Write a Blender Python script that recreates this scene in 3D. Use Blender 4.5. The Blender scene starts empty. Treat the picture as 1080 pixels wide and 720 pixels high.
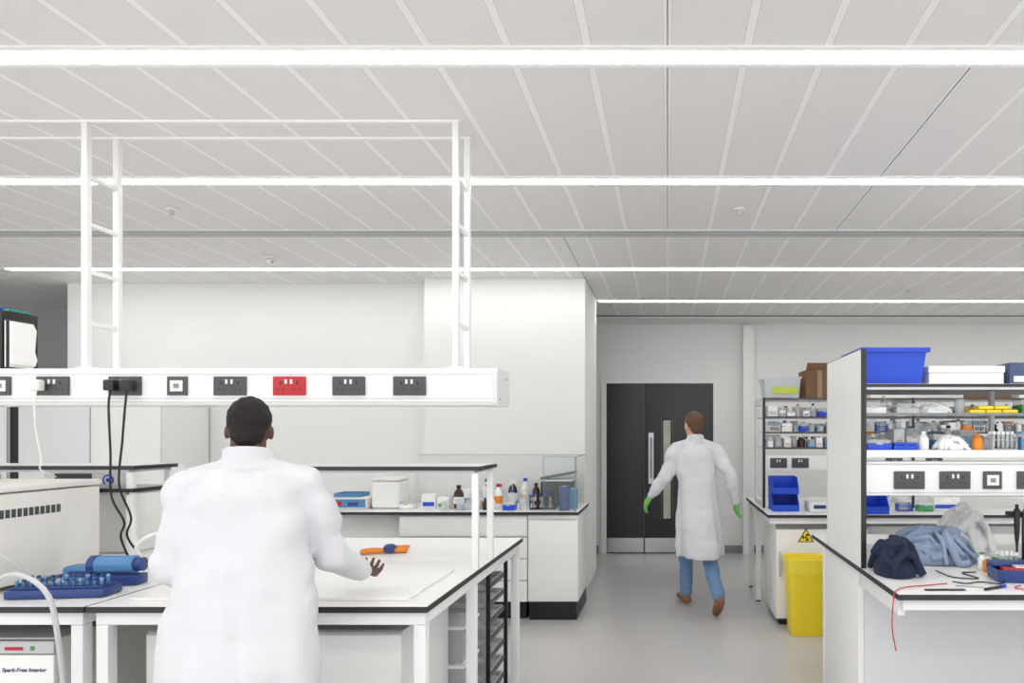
import bpy, bmesh, math, random
from mathutils import Vector, Matrix, noise
random.seed(7)
scene = bpy.context.scene
COL = scene.collection
V = Vector

# ---------------------------------------------------------------- materials
def lin(h):
    h = h.lstrip('#')
    out = []
    for i in (0, 2, 4):
        c = int(h[i:i+2], 16) / 255
        out.append(c / 12.92 if c <= .04045 else ((c + .055) / 1.055) ** 2.4)
    return out

def M(name, hexc, rough=.5, metal=0, var=.04, scale=18, alpha=1, bump=0, emis=0, coat=0):
    m = bpy.data.materials.new(name)
    m.use_nodes = True
    nt = m.node_tree
    b = nt.nodes['Principled BSDF']
    c = lin(hexc)
    tc = nt.nodes.new('ShaderNodeTexCoord')
    n = nt.nodes.new('ShaderNodeTexNoise')
    n.inputs['Scale'].default_value = scale
    n.inputs['Detail'].default_value = 3
    nt.links.new(tc.outputs['Object'], n.inputs['Vector'])
    mx = nt.nodes.new('ShaderNodeMix')
    mx.data_type = 'RGBA'
    mx.inputs[6].default_value = [x * (1 - var) for x in c] + [1]
    mx.inputs[7].default_value = [min(1, x * (1 + var)) for x in c] + [1]
    nt.links.new(n.outputs['Fac'], mx.inputs[0])
    nt.links.new(mx.outputs[2], b.inputs['Base Color'])
    b.inputs['Roughness'].default_value = rough
    b.inputs['Metallic'].default_value = metal
    b.inputs['Alpha'].default_value = alpha
    if coat: b.inputs['Coat Weight'].default_value = coat
    if bump:
        bp = nt.nodes.new('ShaderNodeBump')
        bp.inputs['Strength'].default_value = bump
        bp.inputs['Distance'].default_value = .01
        nt.links.new(n.outputs['Fac'], bp.inputs['Height'])
        nt.links.new(bp.outputs['Normal'], b.inputs['Normal'])
    if emis:
        b.inputs['Emission Color'].default_value = c + [1]
        b.inputs['Emission Strength'].default_value = emis
    return m

WALL = M('wall_paint', '#ebebea', .75, var=.01, scale=3)
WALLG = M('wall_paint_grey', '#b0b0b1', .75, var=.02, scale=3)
WHITE = M('white_powder_coat', '#efeeed', .4, var=.01)
WHITE2 = M('white_laminate', '#f1f0ee', .3, var=.01)
OFFW = M('off_white_plastic', '#e8e6e1', .4, var=.02)
GREY = M('light_grey', '#c3c4c6', .45, var=.02)
LGREY = M('pale_grey_cabinet', '#dfe0e1', .45, var=.015)
MGREY = M('mid_grey', '#86888b', .45)
DGREY = M('dark_grey', '#48494c', .4)
BLACK = M('black_plastic', '#17181a', .4)
EDGE = M('black_edge_band', '#26262a', .4)
STEEL = M('brushed_steel', '#b9babc', .3, metal=1, scale=60)
RED = M('red_plastic', '#b81c28', .35)
BLUE = M('blue_plastic', '#1748c8', .35)
NAVY = M('navy_plastic', '#28407e', .35)
LBLUE = M('light_blue_plastic', '#4f86b8', .35)
PBLUE = M('pale_blue_plastic', '#7aa6c8', .3)
YEL = M('yellow_plastic', '#f8dc2c', .35)
YEL2 = M('yellow_liner', '#fae548', .3, bump=.3)
ORANGE = M('orange_plastic', '#e8881c', .4)
GREEN = M('green_plastic', '#3c9a5a', .4)
GLOVE = M('green_nitrile', '#6fc25a', .45)
CARD = M('brown_cardboard', '#7a5c44', .85, var=.1)
TAPE = M('packing_tape', '#9c8060', .3)
AMBER = M('amber_glass', '#3a1c10', .12)
CLEAR = M('clear_plastic', '#dfe6e8', .15, alpha=.38)
GLASS = M('green_tint_glass', '#cfdcd7', .05, alpha=.07)
GLASSE = M('glass_edge', '#86aba1', .1, alpha=.6)
DOORM = M('charcoal_door', '#38393d', .45, var=.03)
WOOD = M('pale_wood_bead', '#85775a', .5, var=.1)
VIS = M('vision_glass', '#c0bcae', .1, var=.45, scale=4)
COAT = M('white_cotton', '#d9d9dd', .9, var=.02, scale=25, bump=.1)
JEANS = M('blue_denim', '#6d8db4', .9, var=.15, scale=40)
TROU = M('dark_trousers', '#2a2c33', .9)
SHOE = M('tan_leather', '#8a5f3c', .5, var=.1)
SHOEB = M('black_leather', '#1a1a1c', .4)
SKIN1 = M('dark_skin', '#5a382a', .5)
SKIN2 = M('light_skin', '#d3a388', .5)
HAIR1 = M('black_hair', '#17120f', .8, var=.2, scale=90, bump=.5)
HAIR2 = M('brown_hair', '#5f4632', .75, var=.25, scale=90, bump=.5)
EYEW = M('eye_white', '#eeeeee', .2)
LIP = M('lips', '#8d5148', .5)
CLOTHB = M('blue_grey_cotton', '#8d9db6', .9, var=.06, scale=60)
CLOTHD = M('navy_fleece', '#1e2740', .95, var=.12, scale=80)
BAGW = M('white_polythene', '#fafafa', .3)
BLUEBLK = M('dark_blue_print', '#22336a', .5)
BLUEGR = M('blue_grey_print', '#4a5878', .6, var=.5, scale=60)
LIME = M('lime_label', '#c4d24a', .5)
KNEE = M('knee_panel', '#dddde0', .5, var=.02)
LED = M('lamp_diffuser', '#fffffd', .5, emis=12.5)

def ceiling_mat():
    m = bpy.data.materials.new('perforated_ceiling')
    m.use_nodes = True
    nt = m.node_tree; N = nt.nodes; L = nt.links
    b = N['Principled BSDF']; b.inputs['Roughness'].default_value = .55
    tc = N.new('ShaderNodeTexCoord'); sp = N.new('ShaderNodeSeparateXYZ')
    L.new(tc.outputs['Object'], sp.inputs[0])
    def mt(op, a, bb=None, c=None):
        n = N.new('ShaderNodeMath'); n.operation = op
        for i, x in enumerate((a, bb, c)):
            if x is None: continue
            if isinstance(x, (int, float)): n.inputs[i].default_value = x
            else: L.new(x, n.inputs[i])
        return n.outputs[0]
    x, y = sp.outputs[0], sp.outputs[1]
    d = mt('PINGPONG', mt('ADD', x, 30.0), .15)
    rib = mt('LESS_THAN', d, .016)
    line = mt('LESS_THAN', mt('ABSOLUTE', mt('SUBTRACT', d, .016)), .0012)
    hol = mt('MULTIPLY', mt('SINE', mt('MULTIPLY', x, 2 * math.pi / .009)), mt('SINE', mt('MULTIPLY', y, 2 * math.pi / .009)))
    hole = mt('GREATER_THAN', hol, .35)
    def mix(f, a, c):
        n = N.new('ShaderNodeMix'); n.data_type = 'RGBA'
        L.new(f, n.inputs[0])
        for i, q in ((6, a), (7, c)):
            if isinstance(q, str): n.inputs[i].default_value = lin(q) + [1]
            else: L.new(q, n.inputs[i])
        return n.outputs[2]
    c = mix(hole, '#f4f2ef', '#dfddd9')
    c = mix(rib, c, '#fffefc')
    c = mix(line, c, '#d8d6d2')
    L.new(c, b.inputs['Base Color'])
    return m
CEIL = ceiling_mat()
CEILP = M('ceiling_white', '#faf9f7', .5, var=.01)

def floor_mat():
    m = M('grey_vinyl', '#cac8c7', .24, var=.03, scale=2)
    nt = m.node_tree; N = nt.nodes; L = nt.links
    b = N['Principled BSDF']
    src = b.inputs['Base Color'].links[0].from_socket
    tc = N.new('ShaderNodeTexCoord')
    n = N.new('ShaderNodeTexNoise'); n.inputs['Scale'].default_value = 160
    L.new(tc.outputs['Object'], n.inputs['Vector'])
    r = N.new('ShaderNodeValToRGB')
    r.color_ramp.elements[0].position = .3; r.color_ramp.elements[0].color = (.86, .86, .86, 1)
    r.color_ramp.elements[1].position = .7; r.color_ramp.elements[1].color = (1, 1, 1, 1)
    L.new(n.outputs['Fac'], r.inputs[0])
    mx = N.new('ShaderNodeMix'); mx.data_type = 'RGBA'; mx.blend_type = 'MULTIPLY'
    mx.inputs[0].default_value = 1
    L.new(src, mx.inputs[6]); L.new(r.outputs[0], mx.inputs[7])
    L.new(mx.outputs[2], b.inputs['Base Color'])
    return m
FLOOR = floor_mat()

# ---------------------------------------------------------------- geometry builder
class G:
    def __init__(s):
        s.bm = bmesh.new(); s.mats = []
    def mi(s, m):
        if m not in s.mats: s.mats.append(m)
        return s.mats.index(m)
    def _fin(s, verts, m):
        i = s.mi(m)
        for f in {f for v in verts for f in v.link_faces}:
            f.material_index = i
    def box(s, x0, x1, y0, y1, z0, z1, m, bev=0, mat=None, seg=2):
        T = Matrix.Translation(((x0+x1)/2, (y0+y1)/2, (z0+z1)/2)) @ Matrix.Diagonal((abs(x1-x0), abs(y1-y0), abs(z1-z0), 1))
        if mat is not None: T = mat @ T
        r = bmesh.ops.create_cube(s.bm, size=1, matrix=T)
        s._fin(r['verts'], m)
        if bev:
            ed = list({e for v in r['verts'] for e in v.link_edges})
            bmesh.ops.bevel(s.bm, geom=ed, offset=bev, segments=seg, affect='EDGES', profile=.6)
        return s
    def cyl(s, p0, p1, r0, m, r1=None, seg=16):
        p0, p1 = V(p0), V(p1); d = p1 - p0
        q = d.to_track_quat('Z', 'Y').to_matrix().to_4x4()
        T = Matrix.Translation((p0+p1)/2) @ q
        r = bmesh.ops.create_cone(s.bm, cap_ends=True, segments=seg, radius1=r0, radius2=r0 if r1 is None else r1, depth=d.length, matrix=T)
        s._fin(r['verts'], m); return s
    def ell(s, c, r, m, mat=None, sub=3):
        T = Matrix.Translation(c) @ Matrix.Diagonal((r[0], r[1], r[2], 1))
        if mat is not None: T = mat @ T
        q = bmesh.ops.create_icosphere(s.bm, subdivisions=sub, radius=1, matrix=T)
        s._fin(q['verts'], m); return s
    def cap(s, p0, p1, r0, r1, m):
        s.cyl(p0, p1, r0, m, r1, seg=20)
        s.ell(p0, (r0,)*3, m); s.ell(p1, (r1,)*3, m); return s
    def lathe(s, prof, m, c=(0, 0, 0), seg=20):
        rings = []
        for r, z in prof:
            rings.append([s.bm.verts.new((c[0]+r*math.cos(2*math.pi*i/seg), c[1]+r*math.sin(2*math.pi*i/seg), c[2]+z)) for i in range(seg)])
        i0 = s.mi(m)
        for a, b in zip(rings, rings[1:]):
            for i in range(seg):
                f = s.bm.faces.new((a[i], a[(i+1) % seg], b[(i+1) % seg], b[i])); f.material_index = i0
        for rr, rev in ((rings[0], True), (rings[-1], False)):
            f = s.bm.faces.new(rr[::-1] if rev else rr); f.material_index = i0
        return s
    def loft(s, rings, m, seg=32, p=2.4):
        R = []
        for (cx, cy, z, rx, ry) in rings:
            ring = []
            for i in range(seg):
                a = 2*math.pi*i/seg; ca, sa = math.cos(a), math.sin(a)
                ring.append(s.bm.verts.new((cx+rx*math.copysign(abs(ca)**(2/p), ca), cy+ry*math.copysign(abs(sa)**(2/p), sa), z)))
            R.append(ring)
        i0 = s.mi(m)
        for a, b in zip(R, R[1:]):
            for i in range(seg):
                f = s.bm.faces.new((a[i], a[(i+1) % seg], b[(i+1) % seg], b[i])); f.material_index = i0
        s.bm.faces.new(R[0][::-1]).material_index = i0
        s.bm.faces.new(R[-1]).material_index = i0
        return s
    def prism(s, pts, y0, y1, m):
        i0 = s.mi(m)
        a = [s.bm.verts.new((x, y0, z)) for x, z in pts]
        b = [s.bm.verts.new((x, y1, z)) for x, z in pts]
        n = len(pts)
        s.bm.faces.new(a).material_index = i0
        s.bm.faces.new(b[::-1]).material_index = i0
        for i in range(n):
            s.bm.faces.new((a[(i+1) % n], a[i], b[i], b[(i+1) % n])).material_index = i0
        return s
    def tube(s, pts, r, m, seg=8, n=8, closed=False):
        P = [V(p) for p in pts]
        if closed: Q = [P[-1]] + P + [P[0], P[1]]
        else: Q = [P[0]*2-P[1]] + P + [P[-1]*2-P[-2]]
        S = []
        for i in range(1, len(Q)-2):
            for k in range(n):
                t = k/n; a, b, c, d = Q[i-1], Q[i], Q[i+1], Q[i+2]
                S.append(.5*((2*b)+(c-a)*t+(2*a-5*b+4*c-d)*t*t+(3*b-a-3*c+d)*t**3))
        if not closed: S.append(P[-1])
        i0 = s.mi(m); rings = []; up = None
        for i, p in enumerate(S):
            nx = S[(i+1) % len(S)] if (closed or i+1 < len(S)) else p
            pv = S[i-1] if (closed or i > 0) else p
            d = (nx-pv).normalized()
            if up is None:
                up = d.orthogonal().normalized()
            up = (up - d*up.dot(d)).normalized()
            sd = d.cross(up)
            rings.append([s.bm.verts.new(p + r*(up*math.cos(2*math.pi*j/seg)+sd*math.sin(2*math.pi*j/seg))) for j in range(seg)])
        pairs = list(zip(rings, rings[1:]))
        if closed: pairs.append((rings[-1], rings[0]))
        for a, b in pairs:
            for j in range(seg):
                s.bm.faces.new((a[j], a[(j+1) % seg], b[(j+1) % seg], b[j])).material_index = i0
        if not closed:
            s.bm.faces.new(rings[0][::-1]).material_index = i0
            s.bm.faces.new(rings[-1]).material_index = i0
        return s
    def tray(s, x0, x1, y0, y1, z0, z1, t, m, taper=0):
        i0 = s.mi(m)
        def q(a, b, c, d, z): return [s.bm.verts.new(p) for p in ((a, c, z), (b, c, z), (b, d, z), (a, d, z))]
        A = q(x0+taper, x1-taper, y0+taper, y1-taper, z0)
        B = q(x0, x1, y0, y1, z1)
        C = q(x0+t, x1-t, y0+t, y1-t, z1)
        D = q(x0+t+taper, x1-t-taper, y0+t+taper, y1-t-taper, z0+t)
        fs = [A[::-1], D]
        for U, W in ((A, B), (B, C), (C, D)):
            for i in range(4):
                fs.append((U[i], U[(i+1) % 4], W[(i+1) % 4], W[i]))
        for f in fs: s.bm.faces.new(f).material_index = i0
        return s
    def mesh(s, name, smooth=True):
        bmesh.ops.recalc_face_normals(s.bm, faces=s.bm.faces[:])
        me = bpy.data.meshes.new(name)
        s.bm.to_mesh(me); s.bm.free()
        for m in s.mats: me.materials.append(m)
        if smooth:
            me.shade_smooth()
            me.set_sharp_from_angle(angle=math.radians(38))
        return me

def bake(g, name, voxel, smooth=6, fn=None):
    me = g.mesh(name, smooth=False)
    o = bpy.data.objects.new('tmp', me); COL.objects.link(o)
    r = o.modifiers.new('r', 'REMESH'); r.mode = 'VOXEL'; r.voxel_size = voxel
    s = o.modifiers.new('s', 'SMOOTH'); s.iterations = smooth; s.factor = .5
    dg = bpy.context.evaluated_depsgraph_get(); dg.update()
    out = bpy.data.meshes.new_from_object(o.evaluated_get(dg))
    bpy.data.objects.remove(o)
    out.name = name
    if fn:
        ns = [v.normal.copy() for v in out.vertices]
        for v, n in zip(out.vertices, ns): v.co += n*fn(v.co)
    out.shade_smooth()
    return out

def thing(name, label, cat, loc=(0, 0, 0), rot=0, group=None):
    o = bpy.data.objects.new(name, None)
    o.empty_display_size = .05
    o.location = loc; o.rotation_euler = (0, 0, rot)
    COL.objects.link(o); o['label'] = label; o['category'] = cat
    if group: o['group'] = group
    return o
def part(par, name, g, loc=(0, 0, 0), rot=(0, 0, 0), label=None):
    me = g if isinstance(g, bpy.types.Mesh) else g.mesh(name)
    o = bpy.data.objects.new(name, me)
    o.location = loc; o.rotation_euler = rot; o.parent = par
    COL.objects.link(o)
    if label: o['label'] = label
    return o
def solo(name, label, cat, g, loc=(0, 0, 0), rot=0, group=None):
    me = g if isinstance(g, bpy.types.Mesh) else g.mesh(name)
    o = bpy.data.objects.new(name, me)
    o.location = loc; o.rotation_euler = (0, 0, rot)
    COL.objects.link(o); o['label'] = label; o['category'] = cat
    if group: o['group'] = group
    return o
def struct(name, g, label=None):
    o = bpy.data.objects.new(name, g.mesh(name)); COL.objects.link(o)
    o['kind'] = 'structure'
    if label: o['label'] = label
    return o
def text_mesh(s, size, m, align='LEFT', shear=0, bold=0):
    cu = bpy.data.curves.new('t', 'FONT'); cu.body = s; cu.size = size; cu.extrude = .0004; cu.align_x = align
    cu.shear = shear; cu.offset = bold
    ob = bpy.data.objects.new('t', cu); COL.objects.link(ob)
    dg = bpy.context.evaluated_depsgraph_get()
    me = bpy.data.meshes.new_from_object(ob.evaluated_get(dg))
    bpy.data.objects.remove(ob)
    me.materials.clear(); me.materials.append(m)
    return me
FRONT = (math.radians(90), 0, 0)

# ---------------------------------------------------------------- room
H = 3.0
struct('floor', G().box(-9, 6.5, -1.5, 9, -.1, 0, FLOOR))
struct('ceiling', G().box(-9, 6.5, -1.5, 9, H, H+.1, CEIL))
struct('wall_back', G().box(-9, 6.5, 8.86, 9, 0, H, WALL))
struct('wall_center', G().box(-2.27, -.77, 6.37, 7.39, 0, H, WALL))
struct('wall_recess', G().box(-5.8, -2.27, 6.6, 6.75, 0, H, WALL))
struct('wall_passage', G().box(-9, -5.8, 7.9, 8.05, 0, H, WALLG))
struct('wall_left', G().box(-9.1, -9, -1.5, 9, 0, H, WALL))
struct('wall_right', G().box(6.5, 6.6, -1.5, 9, 0, H, WALL))
struct('baseboard_back', G().box(.66, 6.5, 8.84, 8.86, 0, .1, MGREY).box(-2.2, -.89, 8.84, 8.86, 0, .1, MGREY))
struct('baseboard_center', G().box(-.77, -.755, 6.38, 7.39, 0, .1, GREY))
struct('trim_1', G().box(.97, 1.107, 8.74, 8.86, 0, 2.93, WHITE))
struct('trim_2', G().box(-9, 6.5, 8.42, 8.86, H-.03, H, WALL))
struct('trim_3', G().box(-9, 6.5, 8.38, 8.42, H-.012, H, MGREY))
struct('trim_4', G().box(-.002, .002, -1.5, 4.85, H-.003, H, MGREY))
struct('trim_5', G().box(-.77, -.765, 5.03, 7.3, H-.003, H, MGREY))
struct('trim_6', G().box(1.198, 1.202, 2.7, 4.85, H-.003, H, MGREY))
g = G().box(-9, 6.5, 4.86, 5.02, H-.006, H, CEILP)
for yy in (4.875, 4.915, 4.955, 4.995):
    g.box(-9, 6.5, yy-.006, yy+.006, H-.009, H-.006, MGREY)
struct('trim_7', g)

def linear_light(x0, x1, y, w):
    t = thing('linear_ceiling_light', 'continuous recessed white linear light set in metal ceiling', 'ceiling light', ((x0+x1)/2, y, H-.012), group='linear ceiling lights')
    h = (x1-x0)/2
    part(t, 'housing', G().box(-h, h, -w/2-.03, -w/2, .004, .011, CEILP).box(-h, h, w/2, w/2+.03, .004, .011, CEILP))
    part(t, 'diffuser', G().box(-h+.005, h-.005, -w/2+.001, w/2-.001, .002, .010, LED))
for (x0, x1, y, w) in ((-8.9, 6.4, 2.62, .084), (-8.9, 6.4, 3.91, .078), (-5.8, 6.4, 6.0, .065), (-.75, 6.4, 7.45, .085), (-8.9, 6.4, .45, .1), (-8.9, 6.4, -.85, .1)):
    linear_light(x0, x1, y, w)

def detector(x, y, big):
    t = thing('smoke_detector' if big else 'ceiling_sensor', 'round white smoke detector on ceiling' if big else 'small round white sensor fixed to ceiling', 'smoke detector' if big else 'sensor', (x, y, H-.06))
    if big:
        part(t, 'base', G().lathe([(.055, .035), (.065, .04), (.065, .058)], WHITE2))
        part(t, 'sensing_head', G().lathe([(.02, 0), (.035, .004), (.045, .018), (.05, .03)], WHITE2).lathe([(.046, .03), (.046, .035)], MGREY))
        part(t, 'indicator', G().ell((.03, -.03, .012), (.008,)*3, RED))
    else:
        part(t, 'base', G().lathe([(.03, .045), (.035, .05), (.035, .058)], WHITE2))
        part(t, 'sensing_head', G().lathe([(.006, .01), (.014, .02), (.014, .044)], GREY))
detector(-3.26, 5.61, True)
detector(-3.19, 4.39, False); detector(.46, 4.39, False); detector(2.4, 6.8, False)

# ---------------------------------------------------------------- door
d = bpy.data.objects.new('door_1', None); d.location = (0, 8.86, 0); COL.objects.link(d)
d['kind'] = 'structure'; d['label'] = 'charcoal double door in white frame with steel kick plates'
part(d, 'door_frame', G().box(-.86, -.79, -.03, -.001, 0, 2.2, WHITE).box(.593, .65, -.03, -.001, 0, 2.2, WHITE).box(-.86, .65, -.03, -.001, 2.2, 2.245, WHITE))
part(d, 'door_stop', G().box(-.789, .592, -.012, -.002, 0, 2.199, BLACK))
l1 = part(d, 'door_leaf', G().box(-.786, -.305, -.03, -.013, .01, 2.195, DOORM, .002))
l2 = part(d, 'door_leaf', G().box(-.297, .589, -.03, -.013, .01, 2.195, DOORM, .002).box(-.304, -.298, -.034, -.013, .01, 2.195, WOOD))
part(l1, 'kick_plate', G().box(-.78, -.31, -.033, -.0305, .015, .2, STEEL))
part(l2, 'kick_plate', G().box(-.29, .583, -.033, -.0305, .015, .2, STEEL))
part(l2, 'vision_panel', G().box(-.054, .042, -.034, -.0305, .45, 1.72, VIS)
     .box(-.075, -.0545, -.042, -.0305, .43, 1.74, BLACK).box(.0425, .063, -.042, -.0305, .43, 1.74, BLACK)
     .box(-.0542, .0422, -.0415, -.0305, 1.7205, 1.74, BLACK).box(-.0542, .0422, -.0415, -.0305, .43, .4495, BLACK)
     .box(-.082, -.0755, -.043, -.0305, .425, 1.745, WOOD).box(.0635, .07, -.043, -.0305, .425, 1.745, WOOD)
     .box(-.054, .042, -.041, -.0345, 1.0, 1.14, DOORM))
part(l2, 'handle', G().box(-.245, -.18, -.034, -.0305, .9, 1.56, STEEL).cyl((-.212, -.075, .98), (-.212, -.075, 1.5), .012, STEEL).cyl((-.212, -.075, 1.02), (-.212, -.034, 1.02), .009, STEEL).cyl((-.212, -.075, 1.46), (-.212, -.034, 1.46), .009, STEEL))

# ---------------------------------------------------------------- sockets
def socket_mesh(kind):
    pl = RED if kind == 'red' else DGREY
    g = G()
    w = .045 if kind in ('single', 'data') else .074
    g.box(-w, w, -.01, 0, -.043, .043, pl, .003)
    if kind == 'data':
        g.box(-.03, .03, -.013, -.0101, -.026, .026, OFFW, .001).box(-.012, .012, -.0145, -.0131, -.01, .01, MGREY)
    else:
        for x in ((0,) if kind == 'single' else (-.037, .037)):
            g.box(x-.0035, x+.0035, -.0106, -.0099, .006, .022, BLACK)
            g.box(x-.016, x-.008, -.0106, -.0099, -.018, -.012, BLACK)
            g.box(x+.008, x+.016, -.0106, -.0099, -.018, -.012, BLACK)
        for x in ((.02,) if kind == 'single' else (-.012, .012)):
            g.box(x-.006, x+.006, -.0145, -.0101, .008, .03, WHITE, .001)
    return g.mesh('socket_outlet')
SOCK = {k: socket_mesh(k) for k in ('double', 'red', 'single', 'data')}

# ---------------------------------------------------------------- overhead service beam
beam = thing('overhead_service_beam', 'white suspended service beam with power sockets hung on ladder frames', 'service beam', (-2.2, 3.235, 1.68))
x0, x1 = -1.5, 1.40
prof = [(-.115, .012), (-.115, .15), (-.10, .168), (.10, .168), (.115, .15), (.115, .012), (.105, 0), (-.105, 0)]
def yz_prism(prof, xa, xb, m):
    g = G(); g.mi(m)
    a = [g.bm.verts.new((xa, y, z)) for y, z in prof]; b = [g.bm.verts.new((xb, y, z)) for y, z in prof]
    n = len(prof)
    g.bm.faces.new(a); g.bm.faces.new(b[::-1])
    for i in range(n): g.bm.faces.new((a[(i+1) % n], a[i], b[i], b[(i+1) % n]))
    return g
g = yz_prism(prof, x0, x1, WHITE)
g.box(x0, x1-.001, -.1165, -.114, .013, .016, GREY).box(x0, x1-.001, -.1165, -.114, .028, .031, GREY).box(x0, x1-.001, -.1165, -.114, .138, .141, GREY)
part(beam, 'trunking_body', g)
g = yz_prism([(y*1.02, z*1.03-.002) for y, z in prof], x1+.001, x1+.022, LGREY)
g.cyl((x1+.021, -.06, .03), (x1+.024, -.06, .03), .006, MGREY).cyl((x1+.021, .06, .13), (x1+.024, .06, .13), .006, MGREY)
part(beam, 'end_cap', g)
for px, k in ((57, 'double'), (2, 'data'), (133, 'double'), (188, 'data'), (243.5, 'double'), (306, 'red'), (368.5, 'double'), (432.5, 'double')):
    part(beam, 'socket_outlet', SOCK[k], ((px-704)/720*3.12+2.2, -.1155, .087), label='red double socket' if k == 'red' else None)
def ladder(x):
    g = G()
    for y in (-.075, .105):
        g.box(x-.014, x+.014, y-.014, y+.014, .179, 1.307, WHITE, .003)
    for z in (.38, .62, .84, 1.06):
        g.box(x-.010, x+.010, -.0605, .0905, z-.010, z+.010, WHITE, .002)
    g.box(x-.035, x+.035, -.095, .125, .1685, .1785, WHITE)
    return g
part(beam, 'ladder_hanger', ladder(-.49)); part(beam, 'ladder_hanger', ladder(1.221))
part(beam, 'ceiling_rail', G().box(-1.5, 1.24, -.085, -.065, 1.3075, 1.3185, CEILP))
part(beam, 'ceiling_rail', G().box(-1.5, 1.24, .095, .115, 1.3075, 1.3185, CEILP))

c = thing('instrument_case', 'black and white bench instrument standing on the service beam', 'instrument', (-3.15, 3.235, 1.85))
part(c, 'housing', G().box(-.25, .085, -.09, .09, 0, .27, BLACK, .006).box(.0, .02, -.093, -.0905, .01, .26, OFFW).box(-.17, -.15, -.093, -.0905, .01, .26, OFFW).box(.086, .108, -.088, .05, .0, .23, OFFW, .008))
part(c, 'side_panel', G().prism([(.109, .03), (.118, .02), (.128, .05), (.116, .09), (.124, .19), (.109, .22)], -.08, .04, WHITE2))
part(c, 'cap', G().box(-.03, .03, -.05, .05, .276, .292, BLUE, .004).box(.05, .08, -.05, .05, .2705, .284, GREEN, .002))

def plug_lead(x, m, pts, label, big=False):
    t = thing('power_lead', label, 'cable', (x, 3.10, 1.767))
    part(t, 'plug', G().box(-.024, .024, -.036, -.002, -.024, .026, m, .008))
    part(t, 'cord', G().tube([V(p) for p in pts], .0036 if not big else .0046, m))
plug_lead((47-704)/720*3.12, OFFW, [(0, -.02, -.02), (0, -.03, -.08), (-.003, -.02, -.2), (.012, -.01, -.33), (0, 0, -.38), (-.02, .1, -.42)], 'white plug and lead hanging from beam socket')
plug_lead((124-704)/720*3.12, BLACK, [(0, -.02, -.02), (.0, -.03, -.1), (.0, -.02, -.3), (-.012, 0, -.5), (.03, .02, -.62), (.0, .04, -.7), (.05, .06, -.855)], 'black plug and lead hanging to the bench', True)
plug_lead((141-704)/720*3.12, BLACK, [(0, -.02, -.02), (.0, -.03, -.1), (-.02, -.02, -.25), (-.05, 0, -.45), (-.02, .03, -.6), (-.05, .05, -.7), (.03, .1, -.855)], 'black plug and lead hanging to the bench', True)

# ---------------------------------------------------------------- benches
def worktop(x0, x1, y0, y1, label, z=.9):
    g = G().box(x0, x1, y0, y1, z-.022, z, EDGE)
    g.box(x0+.003, x1-.003, y0+.003, y1-.003, z+.0002, z+.0015, WHITE2)
    return solo('worktop', label, 'worktop', g)
worktop(-2.18, -.90, 2.557, 4.25, 'white laminate island worktop with black edge')
worktop(-3.75, -2.186, 2.557, 4.25, 'white laminate worktop with black edge holding instruments')
def frame(x0, x1, y0, y1, legs, label, zt=.877):
    t = thing('lab_bench', label, 'bench', ((x0+x1)/2, (y0+y1)/2, 0))
    ox, oy = (x0+x1)/2, (y0+y1)/2
    part(t, 'rail', G().box(x0-ox, x1-ox, y0-oy, y0-oy+.03, zt-.05, zt, WHITE, .002))
    part(t, 'rail', G().box(x0-ox, x1-ox, y1-oy-.03, y1-oy, zt-.05, zt, WHITE, .002))
    for x in (x0, x1-.04):
        part(t, 'rail', G().box(x-ox, x-ox+.04, y0-oy+.031, y1-oy-.031, zt-.05, zt, WHITE, .002))
    for (x, y) in legs:
        part(t, 'leg', G().box(x-ox, x-ox+.045, y-oy, y-oy+.045, .015, zt-.051, WHITE, .003).cyl((x-ox+.022, y-oy+.022, 0), (x-ox+.022, y-oy+.022, .014), .02, BLACK))
    return t
frame(-2.16, -.915, 2.58, 4.23, [(-2.16, 2.58), (-.96, 2.58), (-.96, 3.25), (-.96, 4.185), (-2.16, 4.185), (-2.16, 3.4)], 'white steel bench base carrying the island worktop')
frame(-3.7, -2.21, 2.58, 4.23, [(-2.255, 2.58), (-2.255, 4.185), (-3.7, 2.58), (-3.7, 4.185)], 'white steel bench base carrying the instrument worktop')

def drawer_unit(x0, x1, y0, y1, z1, label, n=3, name='drawer_cabinet', z0=.08):
    t = thing(name, label, 'cabinet', ((x0+x1)/2, y0, 0))
    w = (x1-x0)/2; dp = y1-y0
    part(t, 'body', G().box(-w, w, .02, dp, z0, z1, LGREY, .002).box(-w+.02, w-.02, .06, dp-.03, 0, z0-.001, BLACK))
    hh = (z1-z0)/n
    for i in range(n):
        part(t, 'drawer', G().box(-w+.003, w-.003, 0, .019, z0+i*hh+.003, z0+(i+1)*hh-.012, WHITE2, .002).box(-w+.003, w-.003, .006, .019, z0+(i+1)*hh-.0115, z0+(i+1)*hh-.003, GREY))
    return t
drawer_unit(-2.08, -1.56, 2.72, 3.3, .76, 'white under-bench drawer cabinet beneath the island worktop')
drawer_unit(-1.55, -1.06, 2.72, 3.3, .76, 'white under-bench drawer cabinet beneath the island worktop')

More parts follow.
